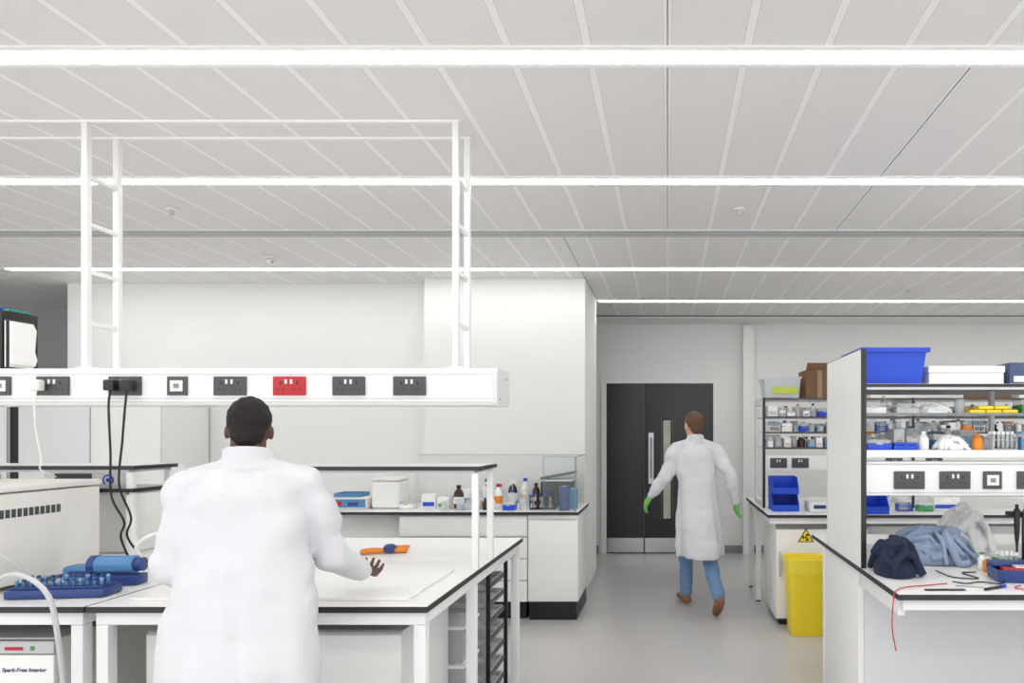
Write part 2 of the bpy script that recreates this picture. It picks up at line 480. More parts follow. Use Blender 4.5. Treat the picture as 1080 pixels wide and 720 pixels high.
def clear_bin(loc, w, d, h, label, lid=WHITE):
    t = thing('storage_box', label, 'storage box', loc, group='clear storage boxes under the island')
    part(t, 'box', G().tray(-w/2, w/2, -d/2, d/2, 0, h, .004, CLEAR, .01))
    part(t, 'lid', G().box(-w/2-.008, w/2+.008, -d/2-.008, d/2+.008, h, h+.015, lid, .004))
    part(t, 'contents', G().box(-w/2+.03, w/2-.03, -d/2+.03, d/2-.03, .006, h*.55, MGREY, .02))
solo('under_bench_shelf', 'white low shelf board beneath the island worktop', 'shelf', G().box(-1.32, -.97, 3.32, 3.62, .181, .2, WHITE).box(-1.32, -1.30, 3.32, 3.62, 0, .18, WHITE).box(-.99, -.97, 3.32, 3.62, 0, .18, WHITE))
clear_bin((-1.15, 3.47, .201), .3, .26, .2, 'clear plastic box with pale lid under the island')
clear_bin((-1.15, 3.47, .42), .3, .26, .17, 'clear plastic box with pale lid under the island')
t = thing('tray_rack', 'black metal rack of flat grey trays under the worktop', 'rack', (-1.15, 3.935, 0))
g = G()
for x in (-.17, .17):
    for y in (-.2, .2):
        g.box(x-.010, x+.010, y-.010, y+.010, 0, .82, BLACK)
    g.box(x-.009, x+.009, -.19, .19, .795, .815, BLACK).box(x-.009, x+.009, -.19, .19, .02, .04, BLACK)
g.box(-.16, .16, -.209, -.191, .795, .815, BLACK).box(-.16, .16, .191, .209, .795, .815, BLACK)
part(t, 'frame', g)
for i in range(7):
    z = .09+i*.1
    part(t, 'tray', G().tray(-.155, .155, -.187, .187, z, z+.03, .004, GREY).box(.158, .166, -.188, .188, z-.002, z+.022, DGREY))

solo('spill_tray', 'white shallow rectangular tray lying on the island worktop', 'tray', G().tray(-2.08, -1.0, 2.64, 3.2, .902, .914, .012, WHITE2, .004))

def bench_shelf(x0, x1, zs, label, y0=3.23, y1=3.55):
    t = thing('bench_shelf', label, 'shelf', ((x0+x1)/2, (y0+y1)/2, .902))
    w = (x1-x0)/2; d = (y1-y0)/2
    for z in zs:
        part(t, 'shelf', G().box(-w, w, -d, d, z-.902, z-.902+.018, EDGE, .001).box(-w+.012, w-.012, -d+.012, d-.012, z-.902+.0182, z-.902+.0195, LGREY).box(-w+.03, w-.03, -d+.01, d-.01, z-.902-.012, z-.9022, GREY))
    for x in (-w+.015, w-.045):
        for y in (-d+.01, d-.04):
            part(t, 'upright', G().box(x, x+.03, y, y+.03, 0, zs[0]-.915, WHITE, .003))
bench_shelf(-1.86, -.885, (1.375,), 'grey shelf with black edge on white uprights above bench')
bench_shelf(-3.7, -2.58, (1.375, 1.265), 'double grey shelf with black edges on white uprights', 3.30, 3.60)

t = thing('clamp_tool', 'orange-handled pliers with dark blue round pivot on worktop', 'tool', (-1.53, 3.70, .903), .22)
part(t, 'handle', G().tube([(-.12, .012, .012), (-.07, .024, .014), (-.02, .012, .014), (.03, 0, .012)], .012, ORANGE))
part(t, 'handle', G().tube([(-.12, -.022, .012), (-.07, -.028, .014), (-.02, -.014, .014), (.03, 0, .012)], .012, ORANGE))
part(t, 'jaw', G().tube([(.03, 0, .014), (.07, .018, .014), (.11, .006, .012)], .012, ORANGE).tube([(.03, 0, .014), (.07, -.018, .014), (.11, -.006, .012)], .012, ORANGE))
part(t, 'pivot', G().lathe([(.032, 0), (.036, .012), (.034, .03), (.022, .042), (.01, .044)], NAVY, (.025, .0, .004), 24))
solo('rubber_strap', 'orange rubber strap coiled beside pliers on worktop', 'strap', G().tube([(0, 0, 0), (.035, .012, 0), (.045, .04, .004), (.0, .055, 0), (-.045, .035, .004), (-.035, 0, 0)], .008, ORANGE, closed=True), (-1.50, 3.80, .912))

# ---------------------------------------------------------------- instruments on left bench
t = thing('heated_instrument', 'white bench instrument with lid and side vent slots', 'instrument', (-3.02, 2.95, .903))
part(t, 'housing', G().box(-.32, .32, -.29, .30, .02, .40, OFFW, .012))
for x in (-.28, .28):
    for y in (-.25, .26): part(t, 'foot', G().cyl((x, y, 0), (x, y, .02), .02, BLACK))
part(t, 'lid', G().box(-.325, .325, -.295, .305, .405, .432, OFFW, .01))
g = G()
for i in range(13):
    yy = -.245+i*.026
    g.box(.3195, .3225, yy, yy+.018, .30, .335, DGREY, .0008)
part(t, 'vent', g)
part(t, 'control_panel', G().box(-.2, .2, -.293, -.2901, .12, .24, DGREY))

t = thing('benchtop_incubator', 'white benchtop incubator with round blue emblem behind shelf', 'incubator', (-3.12, 3.70, .903))
part(t, 'housing', G().box(-.26, .22, .0, .4, 0, .46, WHITE2, .01))
part(t, 'emblem', G().lathe([(.030, 0), (.030, .002)], BLUE, seg=32).lathe([(.021, .0022), (.021, .003)], WHITE2, seg=32).lathe([(.011, .0032), (.011, .004)], BLUE, seg=24), (.09, -.0005, .395), FRONT)
part(t, 'control_panel', G().box(-.2, .0, -.003, -.0003, .36, .43, DGREY))

t = thing('tube_mixer', 'dark blue laboratory mixer with rack of small tubes', 'mixer', (-2.40, 2.74, .903), .12)
part(t, 'base', G().box(-.19, .17, -.07, .045, 0, .036, NAVY, .010).box(-.178, .158, -.058, .033, .0365, .044, BLUEBLK, .003))
for i in range(13):
    for j in range(2):
        x = -.165+i*.0255; y = -.035+j*.038
        part(t, 'sample_tube', G().lathe([(.0035, .0), (.006, .008), (.006, .018+.008*j)], LBLUE, (x, y, .0445), 10).lathe([(.007, .0185+.008*j), (.007, .025+.008*j), (.004, .028+.008*j)], PBLUE if i % 3 == 0 else NAVY, (x, y, .0445), 10))
t = thing('roller_drum', 'small blue cylindrical mixer standing behind tube rack', 'mixer', (-2.36, 2.93, .903), .12)
part(t, 'base', G().box(-.10, .10, -.04, .04, 0, .045, NAVY, .01))
part(t, 'drum', G().cyl((-.075, 0, .085), (.075, 0, .085), .038, LBLUE, seg=28).cyl((.0755, 0, .085), (.105, 0, .085), .029, NAVY, seg=28).cyl((-.10, 0, .085), (-.0755, 0, .085), .041, NAVY, seg=28))
t = thing('bench_controller', 'small blue rounded control unit on worktop', 'instrument', (-2.56, 3.0, .903), .05)
part(t, 'housing', G().box(-.07, .07, -.04, .05, 0, .07, LBLUE, .02, seg=4))
part(t, 'front_panel', G().box(-.04, .04, -.043, -.0401, .025, .05, NAVY))

solo('flexible_hose', 'white corrugated flexible hose curving over bench', 'hose', G().tube([(-2.32, 3.35, .925), (-2.36, 3.3, 1.08), (-2.34, 3.25, 1.2), (-2.22, 3.25, 1.2), (-2.16, 3.28, 1.08), (-2.2, 3.3, .925)], .012, WHITE2))
solo('flexible_hose', 'white tubing looped on bench beside instruments', 'hose', G().tube([(-2.34, 3.10, .92), (-2.38, 3.06, 1.04), (-2.28, 3.08, 1.10), (-2.2, 3.13, 1.0), (-2.24, 3.05, .92)], .009, WHITE2))
solo('drain_hose', 'grey plastic hose drooping over bench front', 'hose', G().tube([(-2.62, 2.59, .92), (-2.5, 2.53, 1.0), (-2.38, 2.51, 1.03), (-2.27, 2.50, .96), (-2.232, 2.5, .8), (-2.222, 2.52, .5), (-2.23, 2.54, .02)], .009, GREY))
solo('flexible_hose', 'white tubing looped beside blue mixer', 'hose', G().tube([(-2.66, 2.8, 1.0), (-2.62, 2.65, 1.08), (-2.65, 2.64, 1.02), (-2.67, 2.66, .92)], .008, WHITE2))

t = thing('undercounter_freezer', 'white undercounter freezer with printed door beneath worktop', 'freezer', (-2.70, 2.68, 0))
part(t, 'body', G().box(-.3, .29, .03, .6, .03, .74, OFFW, .008).box(-.28, .27, .06, .56, 0, .029, BLACK))
dr = part(t, 'door', G().box(-.3, .29, 0, .028, .05, .68, WHITE2, .008))
part(t, 'control_strip', G().box(-.3, .29, 0, .028, .685, .735, GREY, .004).box(.1, .17, -.003, -.0001, .70, .712, RED).box(.2, .215, -.003, -.0001, .70, .715, GREEN))
part(dr, 'printed_lettering', text_mesh('Spark-Free Interior', .0222, BLUEBLK, shear=.2, bold=.0004), (.088, -.0012, .615), FRONT)
part(dr, 'handle', G().box(-.25, -.1, -.02, -.0001, .64, .665, GREY, .005))

# ---------------------------------------------------------------- tall cupboards
def cupboard(x0, x1, y0, y1, z1, m, label):
    t = thing('tall_cupboard', label, 'cupboard', ((x0+x1)/2, y0, 0))
    w = (x1-x0)/2
    part(t, 'body', G().box(-w, w, .02, y1-y0, .08, z1, m, .003).box(-w+.02, w-.02, .05, y1-y0-.02, 0, .079, BLACK))
    dr = part(t, 'door', G().box(-w+.003, w-.003, 0, .019, .09, z1-.005, m, .002))
    part(dr, 'handle', G().box(w-.06, w-.045, -.025, -.0001, 1.0, 1.2, STEEL, .003))
cupboard(-5.03, -4.42, 5.95, 6.58, 1.98, WHITE, 'white tall cupboard against the wall')
cupboard(-5.66, -5.035, 5.95, 6.58, 1.98, LGREY, 'pale grey tall cupboard against the wall')
cupboard(-6.45, -5.76, 5.95, 6.58, 1.98, LGREY, 'pale grey tall cupboard beside dark gap')
cupboard(-7.15, -6.46, 5.95, 6.58, 1.98, LGREY, 'pale grey tall cupboard')
solo('gap_shade_panel', 'black panel standing in for the shade in the gap between tall cupboards', 'panel', G().box(-5.757, -5.664, 5.98, 6.5, 0, 1.95, BLACK))  # open gap between cupboards: its shade is put in as a black box

# ---------------------------------------------------------------- counter along the center wall
worktop(-2.9, -.735, 5.64, 6.365, 'grey-edged wall counter worktop carrying bottles')
drawer_unit(-2.23, -1.165, 5.67, 6.35, .875, 'white counter cabinet with drawers', 4, 'counter_cabinet', .15)
t = thing('counter_cabinet', 'white counter cabinet with door and black plinth', 'cabinet', (-.95, 5.67, 0))
part(t, 'body', G().box(-.21, .205, .02, .68, .15, .875, WHITE, .002).box(-.2, .195, .01, .66, 0, .149, BLACK))
part(t, 'drawer', G().box(-.207, .203, 0, .019, .84, .872, WHITE2, .001))
part(t, 'door', G().box(-.207, .203, 0, .019, .155, .83, WHITE2, .002))
drawer_unit(-2.88, -2.24, 5.85, 6.35, .875, 'white counter cabinet set back from the counter edge', 2, 'counter_cabinet', .15)

t = thing('glass_screen', 'low green-tinted glass splash screen standing on counter', 'glass screen', (-.76, 5.68, .902))
part(t, 'side_pane', G().box(-.008, 0, 0, .66, 0, .45, GLASS).box(-.009, .001, 0, .66, .4505, .456, GLASSE).box(-.010, .002, -.008, -.0005, 0, .456, GLASSE))
part(t, 'back_pane', G().box(-1.55, -.012, .66, .668, 0, .45, GLASS).box(-1.55, -.012, .661, .667, .4505, .454, GLASSE))
part(t, 'front_pane', G().box(-.27, -.012, -.004, .004, 0, .45, GLASS).box(-.27, -.012, -.004, .004, .4505, .455, GLASSE).box(-.275, -.2705, -.004, .004, 0, .455, GLASSE))

def bottle(loc, r, h, m, capm, label, group=None, lab=None):
    t = thing('reagent_bottle', label, 'bottle', loc, group=group)
    part(t, 'body', G().lathe([(r*.92, 0), (r, h*.03), (r, h*.62), (r*.75, h*.75), (r*.38, h*.84), (r*.38, h*.9)], m))
    part(t, 'cap', G().lathe([(r*.46, h*.88), (r*.48, h*.9), (r*.46, h)], capm))
    if lab: part(t, 'sticker', G().lathe([(r*1.02, h*.2), (r*1.02, h*.5)], lab))
    return t
def spray(loc, m, capm, label):
    t = thing('spray_bottle', label, 'bottle', loc)
    part(t, 'body', G().lathe([(.036, 0), (.04, .01), (.04, .12), (.018, .16), (.016, .175)], m))
    part(t, 'trigger_head', G().box(-.03, .02, -.012, .012, .175, .205, capm, .004).box(-.05, -.03, -.006, .006, .188, .2, capm, .002).box(-.03, -.022, -.006, .006, .14, .18, capm, .002))
def tip_box(loc, w, d, h, mb, ml, label, group=None, rot=0):
    t = thing('tip_box', label, 'plastic box', loc, rot, group)
    part(t, 'base', G().box(-w/2, w/2, -d/2, d/2, 0, h*.6, mb, .004))
    part(t, 'lid', G().box(-w/2+.002, w/2-.002, -d/2+.002, d/2-.002, h*.6+.001, h, ml, .006).box(-.015, .015, -d/2-.004, -d/2+.001, h*.5, h*.72, ml, .001))
    return t
def tube_rack(loc, n, m, capm, label, group=None, rot=0):
    t = thing('tube_rack', label, 'test tube rack', loc, rot, group)
    w = n*.022
    g = G().box(-w/2, w/2, -.045, .045, 0, .006, m).box(-w/2, w/2, -.045, .045, .045, .05, m).box(-w/2-.005, -w/2, -.045, .045, 0, .06, m).box(w/2, w/2+.005, -.045, .045, 0, .06, m)
    part(t, 'rack', g)
    for i in range(n):
        for j in (-.022, .022):
            x = -w/2+.011+i*.022
            part(t, 'tube', G().lathe([(.003, .007), (.007, .02), (.007, .075)], CLEAR, (x, j, 0), 10).lathe([(.009, .0755), (.009, .09)], capm, (x, j, 0), 10))
    return t
def glove_box(loc, w, d, h, m, label, rot=0, stripe=BLUE, group=None):
    t = thing('glove_box', label, 'cardboard box', loc, rot, group)
    part(t, 'carton', G().box(-w/2, w/2, -d/2, d/2, 0, h, m, .002).box(-w/2+.01, w/2-.01, -d/2-.001, -d/2+.0005, h*.15, h*.45, stripe))
    part(t, 'opening', G().ell((0, -d/2, h*.7), (w*.25, .003, h*.14), BAGW, sub=2))
def beaker(loc, r, h, label, group=None, fill=None):
    t = thing('beaker', label, 'beaker', loc, group=group)
    part(t, 'vessel', G().lathe([(r*.95, 0), (r, h*.08), (r, h*.92), (r*1.08, h), (r*.96, h*.98), (r*.92, h*.1)], CLEAR))
    if fill: part(t, 'contents', G().lathe([(r*.85, .12*h), (r*.85, h*.5)], fill))
def pump(loc, label):
    t = thing('wash_bottle', label, 'bottle', loc)
    part(t, 'body', G().lathe([(.03, 0), (.034, .01), (.034, .11), (.015, .135)], CLEAR).lathe([(.03, .004), (.031, .06)], WHITE2))
    part(t, 'spout', G().lathe([(.017, .1355), (.017, .155)], BLUE).tube([(0, 0, .15), (0, 0, .19), (-.02, 0, .205), (-.06, 0, .19)], .003, WHITE2))

Z = .903
t = thing('water_bath', 'white instrument with blue and red front panel', 'instrument', (-2.76, 5.95, Z))
part(t, 'housing', G().box(-.12, .19, -.12, .12, 0, .1, OFFW, .01))
part(t, 'front_panel', G().box(-.11, .18, -.124, -.1201, .015, .085, LBLUE).box(.03, .12, -.126, -.1241, .03, .06, NAVY).box(-.1, -.02, -.126, -.1241, .03, .07, RED))
part(t, 'top_tray', G().tray(-.1, .12, -.1, .1, .101, .135, .005, LBLUE))
t = thing('paper_dispenser', 'rounded white dispenser box standing on counter', 'dispenser', (-2.43, 5.99, Z))
part(t, 'housing', G().box(-.12, .12, -.12, .12, 0, .235, WHITE2, .03, seg=4))
part(t, 'lid', G().box(-.118, .118, -.118, .118, .236, .262, OFFW, .012, seg=3))
bottle((-1.81, 5.92, Z), .042, .2, AMBER, BLACK, 'brown glass reagent bottle on counter', lab=WHITE)
bottle((-1.72, 6.1, Z), .035, .17, CLEAR, BLUE, 'clear bottle with blue cap on counter')
spray((-1.55, 5.98, Z), CLEAR, RED, 'clear spray bottle with red trigger on counter')
bottle((-1.47, 5.93, Z), .035, .21, WHITE2, RED, 'white plastic bottle with red cap', lab=ORANGE)
bottle((-1.63, 6.16, Z), .04, .24, WHITE2, GREEN, 'tall white bottle with green cap on counter')
pump((-1.36, 5.98, Z), 'wash bottle with curved spout on counter')
glove_box((-1.93, 5.92, Z), .1, .1, .1, WHITE2, 'small white carton with green print', stripe=GREEN)
glove_box((-2.07, 5.96, Z), .12, .1, .12, WHITE2, 'small white carton with blue print')
tip_box((-1.66, 5.85, Z), .12, .1, .09, GREY, CLEAR, 'grey tip box with clear lid')
bottle((-1.27, 6.08, Z), .04, .16, CLEAR, WHITE, 'clear bottle with white cap')
bottle((-1.40, 6.18, Z), .04, .22, AMBER, WHITE, 'brown bottle with white cap', lab=WHITE)
bottle((-1.23, 5.82, Z), .03, .12, CLEAR, ORANGE, 'clear bottle with orange cap')
tip_box((-1.34, 5.80, Z), .1, .1, .07, BLUE, CLEAR, 'blue tip box with clear lid')
tip_box((-2.25, 5.92, Z), .12, .1, .06, WHITE2, CLEAR, 'flat white tip box with clear lid')
tube_rack((-1.93, 6.1, Z), 5, WHITE2, BLUE, 'white rack of blue-capped tubes on counter')
bottle((-1.52, 6.2, Z), .035, .19, CLEAR, RED, 'clear bottle with red cap on counter')
bottle((-1.30, 6.24, Z), .038, .24, WHITE2, BLUE, 'tall white bottle with blue cap on counter')
bottle((-1.19, 6.18, Z), .034, .2, AMBER, BLACK, 'brown bottle with black cap on counter', lab=WHITE)
bottle((-1.55, 5.80, Z), .022, .1, AMBER, BLACK, 'small brown vial bottle on counter')
bottle((-1.48, 5.78, Z), .022, .11, WHITE2, BLUE, 'small white bottle with blue cap on counter')
beaker((-1.76, 5.80, Z), .035, .09, 'small glass beaker on counter', fill=LBLUE)
beaker((-1.88, 5.76, Z), .03, .08, 'small glass beaker on counter')
glove_box((-1.80, 6.22, Z), .2, .1, .14, WHITE2, 'white glove carton against the screen', stripe=LBLUE)
t = thing('vial_rack', 'black wire rack filled with vials', 'rack', (-1.06, 5.86, Z))
g = G().box(-.11, .11, -.06, .06, 0, .01, BLACK)
for z in (.06, .11):
    for y in (-.058, .058): g.box(-.11, .11, y-.003, y+.003, z, z+.006, BLACK)
    for x in (-.108, -.036, .036, .108): g.box(x-.003, x+.003, -.054, .054, z, z+.006, BLACK)
for x in (-.108, .108):
    for y in (-.058, .058): g.box(x-.004, x+.004, y-.004, y+.004, .0101, .13, BLACK)
part(t, 'wire_frame', g)
for i in range(6):
    part(t, 'vial', G().lathe([(.012, .011), (.012, .11)], AMBER if i % 2 else CLEAR, (-.09+i*.036, 0, 0), 10).lathe([(.013, .1105), (.013, .145)], BLACK if i % 3 else BLUE, (-.09+i*.036, 0, 0), 10))
t = thing('balance', 'dark bench balance with sloped white and black lid', 'balance', (-1.00, 6.17, Z))
part(t, 'housing', G().box(-.13, .16, -.1, .1, 0, .22, BLACK, .015))
part(t, 'lid', G().prism([(-.13, .237), (.17, .29), (.17, .31), (-.13, .255)], -.11, .11, DGREY).box(-.1, .15, -.09, .09, .221, .236, WHITE2))
for i, (x, y) in enumerate(((-.87, 5.76), (-.82, 5.88), (-.90, 5.98))):
    t = thing('paper_roll', 'blue paper towel roll standing on counter', 'paper roll', (x, y, Z), group='blue paper rolls on the counter')
    part(t, 'roll', G().lathe([(.045, 0), (.046, .003), (.046, .2-.03*i), (.044, .203-.03*i)], LBLUE if i else NAVY))
    part(t, 'core', G().lathe([(.018, .2035-.03*i), (.018, .206-.03*i)], WHITE))

# ---------------------------------------------------------------- right near bench
worktop(.93, 2.7, 2.75, 4.4, 'white laminate bench worktop with black edge and clutter')
t = thing('lab_bench', 'white cantilever bench base with panelled end', 'bench', (.93, 3.4, 0))
part(t, 'end_panel', G().box(.02, .05, 0, .72, 0, .875, WHITE, .002).box(.015, .055, .721, .75, 0, .875, WHITE))
part(t, 'knee_panel', G().box(.051, 1.75, .0, .02, .0, .80, KNEE).box(.051, 1.75, -.012, -.0005, .03, .05, GREY))
part(t, 'rail', G().box(.03, 1.75, -.62, -.585, .83, .876, WHITE, .002))
part(t, 'rail', G().box(.02, .05, -.584, -.001, .80, .876, WHITE, .002))
part(t, 'rail', G().box(.051, 1.75, -.04, -.013, .801, .876, WHITE, .002))
part(t, 'leg', G().box(1.7, 1.75, -.62, -.58, 0, .829, WHITE, .003))

rk = thing('shelving_rack', 'white double-sided bench shelving rack with socket trunking', 'shelving rack', (.93, 3.28, .9025))
def zz(z): return z-.9025
part(rk, 'side_panel', G().box(0, .026, .003, .697, 0, zz(1.955), WHITE2).box(0, .026, 0, .0029, 0, zz(1.955), EDGE).box(0, .026, .6971, .70, 0, zz(1.955), EDGE).box(0, .026, 0, .7, zz(1.9551), zz(1.958), EDGE))
part(rk, 'side_panel', G().box(1.65, 1.676, 0, .7, 0, zz(1.958), WHITE2))
part(rk, 'shelf', G().box(.027, 1.649, .01, .69, zz(1.775), zz(1.789), EDGE).box(.027, 1.649, .014, .686, zz(1.7892), zz(1.7905), WHITE2).box(.027, 1.649, .02, .04, zz(1.763), zz(1.7749), WHITE))
part(rk, 'shelf', G().box(.027, 1.649, .01, .25, zz(1.64), zz(1.648), CLEAR).box(.027, 1.649, .004, .0099, zz(1.639), zz(1.649), MGREY))
part(rk, 'shelf', G().box(.027, 1.649, .0, .69, zz(1.435), zz(1.47), WHITE2, .003))
tr = part(rk, 'trunking', G().box(.027, 1.649, .02, .12, zz(1.25), zz(1.415), WHITE, .004).box(.027, 1.649, .017, .0199, zz(1.262), zz(1.266), GREY).box(.027, 1.649, .017, .0199, zz(1.4), zz(1.404), GREY))
for px, k in ((958.5, 'double'), (1006.5, 'double'), (1046, 'data'), (1088, 'double'), (1150, 'double')):
    part(tr, 'socket_outlet', SOCK[k], ((px-704)/720*3.30-.93, .0185, zz(1.325)))
part(rk, 'upright', G().box(.78, .80, .33, .36, zz(1.471), zz(1.774), WHITE))

def crate(loc, w, d, h, m, label, rot=0):
    t = thing('plastic_crate', label, 'crate', loc, rot)
    part(t, 'tub', G().tray(-w/2, w/2, -d/2, d/2, 0, h-.012, .004, m, .02))
    part(t, 'rim', G().tray(-w/2-.014, w/2+.014, -d/2-.014, d/2+.014, h-.022, h, .017, m))
    return t
zt = 1.792
crate((1.145, 3.62, zt), .32, .36, .19, BLUE, 'blue plastic crate on top shelf of rack')
t = thing('polystyrene_box', 'white flat box with lid on top shelf', 'box', (1.52, 3.6, zt))
part(t, 'base', G().box(-.19, .19, -.13, .13, 0, .066, WHITE2, .004))
part(t, 'lid', G().box(-.195, .195, -.135, .135, .067, .102, WHITE2, .005))
t = thing('carton', 'dark blue-grey patterned carton on top shelf', 'cardboard box', (1.87, 3.6, zt))
part(t, 'body', G().box(-.13, .13, -.13, .13, 0, .115, BLUEGR, .002).box(-.11, -.02, -.131, -.1301, .02, .05, WHITE2))
part(t, 'flap', G().box(-.13, .13, -.13, -.002, .1155, .118, BLUEGR).box(-.13, .13, .002, .13, .1155, .118, BLUEGR))
t = thing('carton', 'blue and white carton on top shelf', 'cardboard box', (2.15, 3.6, zt))
part(t, 'body', G().box(-.12, .12, -.12, .12, 0, .09, BLUEBLK, .002)); part(t, 'flap', G().box(-.12, .12, -.12, .12, .0905, .093, WHITE2))

zm = 1.6495
for x, a, b in [(1.02, WHITE2, CLEAR), (1.18, GREY, CLEAR), (1.98, YEL, CLEAR)]: tip_box((x, 3.4, zm), .11, .1, .05, a, b, 'small lidded tip box on the glass shelf', 'tip boxes on the glass shelf')
for i, x in enumerate((1.52, 1.60, 1.68, 1.56, 1.64)):
    solo('tube_packet', 'yellow packet of tubes lying on the glass shelf', 'packet', G().box(-.038, .038, -.06, .06, 0, .018, YEL, .008), (x, 3.4, zm+(.019 if i > 2 else 0)), group='yellow packets on the glass shelf')
tip_box((1.8, 3.42, zm), .1, .1, .07, GREEN, CLEAR, 'green tip box on the glass shelf')
bottle((1.10, 3.47, zm), .02, .09, CLEAR, WHITE, 'small clear bottle on the glass shelf')
beaker((1.455, 3.4, zm), .025, .07, 'small glass beaker on the glass shelf')
zl = 1.4705
def items_row(specs, y, z):
    for s in specs:
        k, x = s[0], s[1]
        if k == 'tip': tip_box((x, y, z), .12, .09, s[4], s[2], s[3], s[5])
        if k == 'rack': tube_rack((x, y, z), s[2], s[3], s[4], s[5])
        if k == 'bot': bottle((x, y, z), .025, s[4], s[2], s[3], s[5])
items_row([('tip', 1.03, BLUE, CLEAR, .05, 'flat blue tip box on rack shelf'), ('tip', 1.16, BLUE, BLUE, .035, 'low blue plastic box on rack shelf'),
           ('bot', 1.26, WHITE2, WHITE2, .09, 'small white bottle on rack shelf'), ('bot', 1.525, ORANGE, ORANGE, .08, 'small orange bottle on rack shelf'),
           ('rack', 1.64, 5, CLEAR, WHITE2, 'clear rack of white-capped tubes on rack shelf'), ('rack', 1.78, 5, LBLUE, PBLUE, 'blue rack of capped tubes on rack shelf'),
           ('rack', 1.92, 4, WHITE2, BLUE, 'white rack of blue-capped tubes on rack shelf'), ('tip', 2.1, RED, CLEAR, .06, 'red tip box on rack shelf')], 3.36, zl)
items_row([('tip', 1.06, WHITE2, CLEAR, .08, 'white tip box with clear lid'), ('tip', 1.22, WHITE2, CLEAR, .08, 'white tip box with clear lid'), ('bot', 1.35, CLEAR, BLUE, .12, 'clear bottle with blue cap'),
           ('rack', 1.5, 5, WHITE2, PBLUE, 'white rack of capped tubes'), ('tip', 1.66, GREEN, CLEAR, .09, 'green tip box with clear lid'), ('bot', 1.82, AMBER, BLACK, .13, 'small brown glass bottle'), ('bot', 1.9, WHITE2, WHITE2, .12, 'white bottle on rack shelf')], 3.80, zl)
random.seed(11)
def fill_row(x0, x1, y, z, hmin, hmax, where, skip=(), wm=.13):
    x = x0
    while x < x1:
        w = random.uniform(.045, wm); h = random.uniform(hmin, hmax); k = random.random()
        if any(a < x+w+.02 and x < b for a, b in skip):
            x = max(b for a, b in skip if a < x+w+.02 and x < b)+.005; continue
        c = random.choice([WHITE2, WHITE2, OFFW, GREY, LBLUE, CLEAR, BLUE, OFFW, CLEAR, PBLUE, MGREY, WHITE2, ORANGE]); cx = x+w/2
        if k < .32:
            tip_box((cx, y, z), w, .11, h, c, random.choice((CLEAR, WHITE2, CLEAR)), 'lidded plastic consumables box on '+where, 'boxes on '+where)
        elif k < .55:
            w = min(w, .075); cx = x+w/2
            bottle((cx, y+random.uniform(-.02, .02), z), w*.45, h+.01, random.choice((WHITE2, CLEAR, AMBER, CLEAR)), random.choice((WHITE2, WHITE2, BLUE, LBLUE, RED, BLACK)), 'small capped bottle on '+where, 'bottles on '+where)
        elif k < .75:
            w = min(w, .08); cx = x+w/2
            beaker((cx, y, z), w*.44, h*.9, 'glass beaker on '+where, 'beakers on '+where, random.choice((None, LBLUE, OFFW)))
        elif k < .9:
            glove_box((cx, y, z), w, .11, h, random.choice((WHITE2, OFFW)), 'white carton with coloured print on '+where, stripe=random.choice((BLUE, LBLUE, LBLUE, GREY)), group='cartons on '+where)
        else:
            w = .11; tube_rack((x+.06, y, z), 4, c, random.choice((BLUE, PBLUE, WHITE2, ORANGE)), 'rack of capped tubes on '+where, 'tube racks on '+where)
        x += w+random.uniform(.004, .012)
fill_row(.97, 2.3, 3.58, zl, .06, .14, 'lower rack shelf', skip=((1.68, 1.75),), wm=.1)

# crumpled cloth: many overlapping rolled folds fused into one soft heap
def heap(name, label, cat, loc, sx, sy, sz, m, seed, n=26, r0=.02, r1=.032, rot=0, vox=.0055, sm=4, zf=(.7, 1.0)):
    rnd = random.Random(seed); g = G()
    g.ell((0, 0, sz*.12), (sx*.85, sy*.85, sz*.34), m)
    for k in range(4):
        g.ell((rnd.uniform(-.5, .5)*sx, rnd.uniform(-.2, .3)*sy, sz*.3), (sx*.34, sy*.5, sz*rnd.uniform(.32, .5)), m)
    for i in range(n):
        a = rnd.uniform(0, 6.28); L = rnd.uniform(.6, 1.3); cx = rnd.uniform(-.65, .65)*sx; cy = rnd.uniform(-.6, .5)*sy
        r = rnd.uniform(r0, r1); pts = []; bend = rnd.uniform(-1.3, 1.3); lift = rnd.uniform(*zf)
        for k in range(7):
            t = (k/6-.5)*2
            ang = a+bend*t
            x = cx+math.cos(ang)*t*L*sx*.6; y = cy+math.sin(ang)*t*L*sy*.6
            x = max(-sx, min(sx, x)); y = max(-sy, min(sy, y))
            d = math.sqrt((x/sx)**2+(y/sy)**2)
            z = sz*max(0, 1-d*d)**.5*lift*.82+rnd.uniform(-.3, .3)*r
            pts.append((x, y, max(r*.9, z)))
        g.tube(pts, r, m, seg=10, n=4)
    def fn(p): return .002*noise.noise(p*35)
    me = bake(g, name, vox, sm, fn)
    for v in me.vertices:
        if v.co.z < .001: v.co.z = .001
    return solo(name, label, cat, me, loc, rot)
heap('fleece', 'crumpled navy fleece heaped on bench beside rack', 'clothing', (1.045, 3.14, .903), .11, .14, .205, CLOTHD, 4, n=26, r0=.010, r1=.024, vox=.004, sm=2)
heap('lab_cloth', 'crumpled blue-grey cloth lying on bench worktop', 'cloth', (1.33, 3.45, .903), .225, .14, .195, CLOTHB, 14, n=46, r0=.008, r1=.020, vox=.004, sm=2, zf=(.45, 1.15))
heap('polythene_bag', 'crumpled bright white plastic bag on bench', 'bag', (1.64, 3.77, .903), .16, .11, .27, BAGW, 25, n=34, r0=.008, r1=.020, vox=.004, sm=1, zf=(.5, 1.15))
heap('polythene_bag', 'crumpled clear plastic bag on rack shelf', 'bag', (1.4, 3.37, zl), .08, .055, .085, BAGW, 5, n=22, r0=.004, r1=.010, vox=.0025, sm=1)
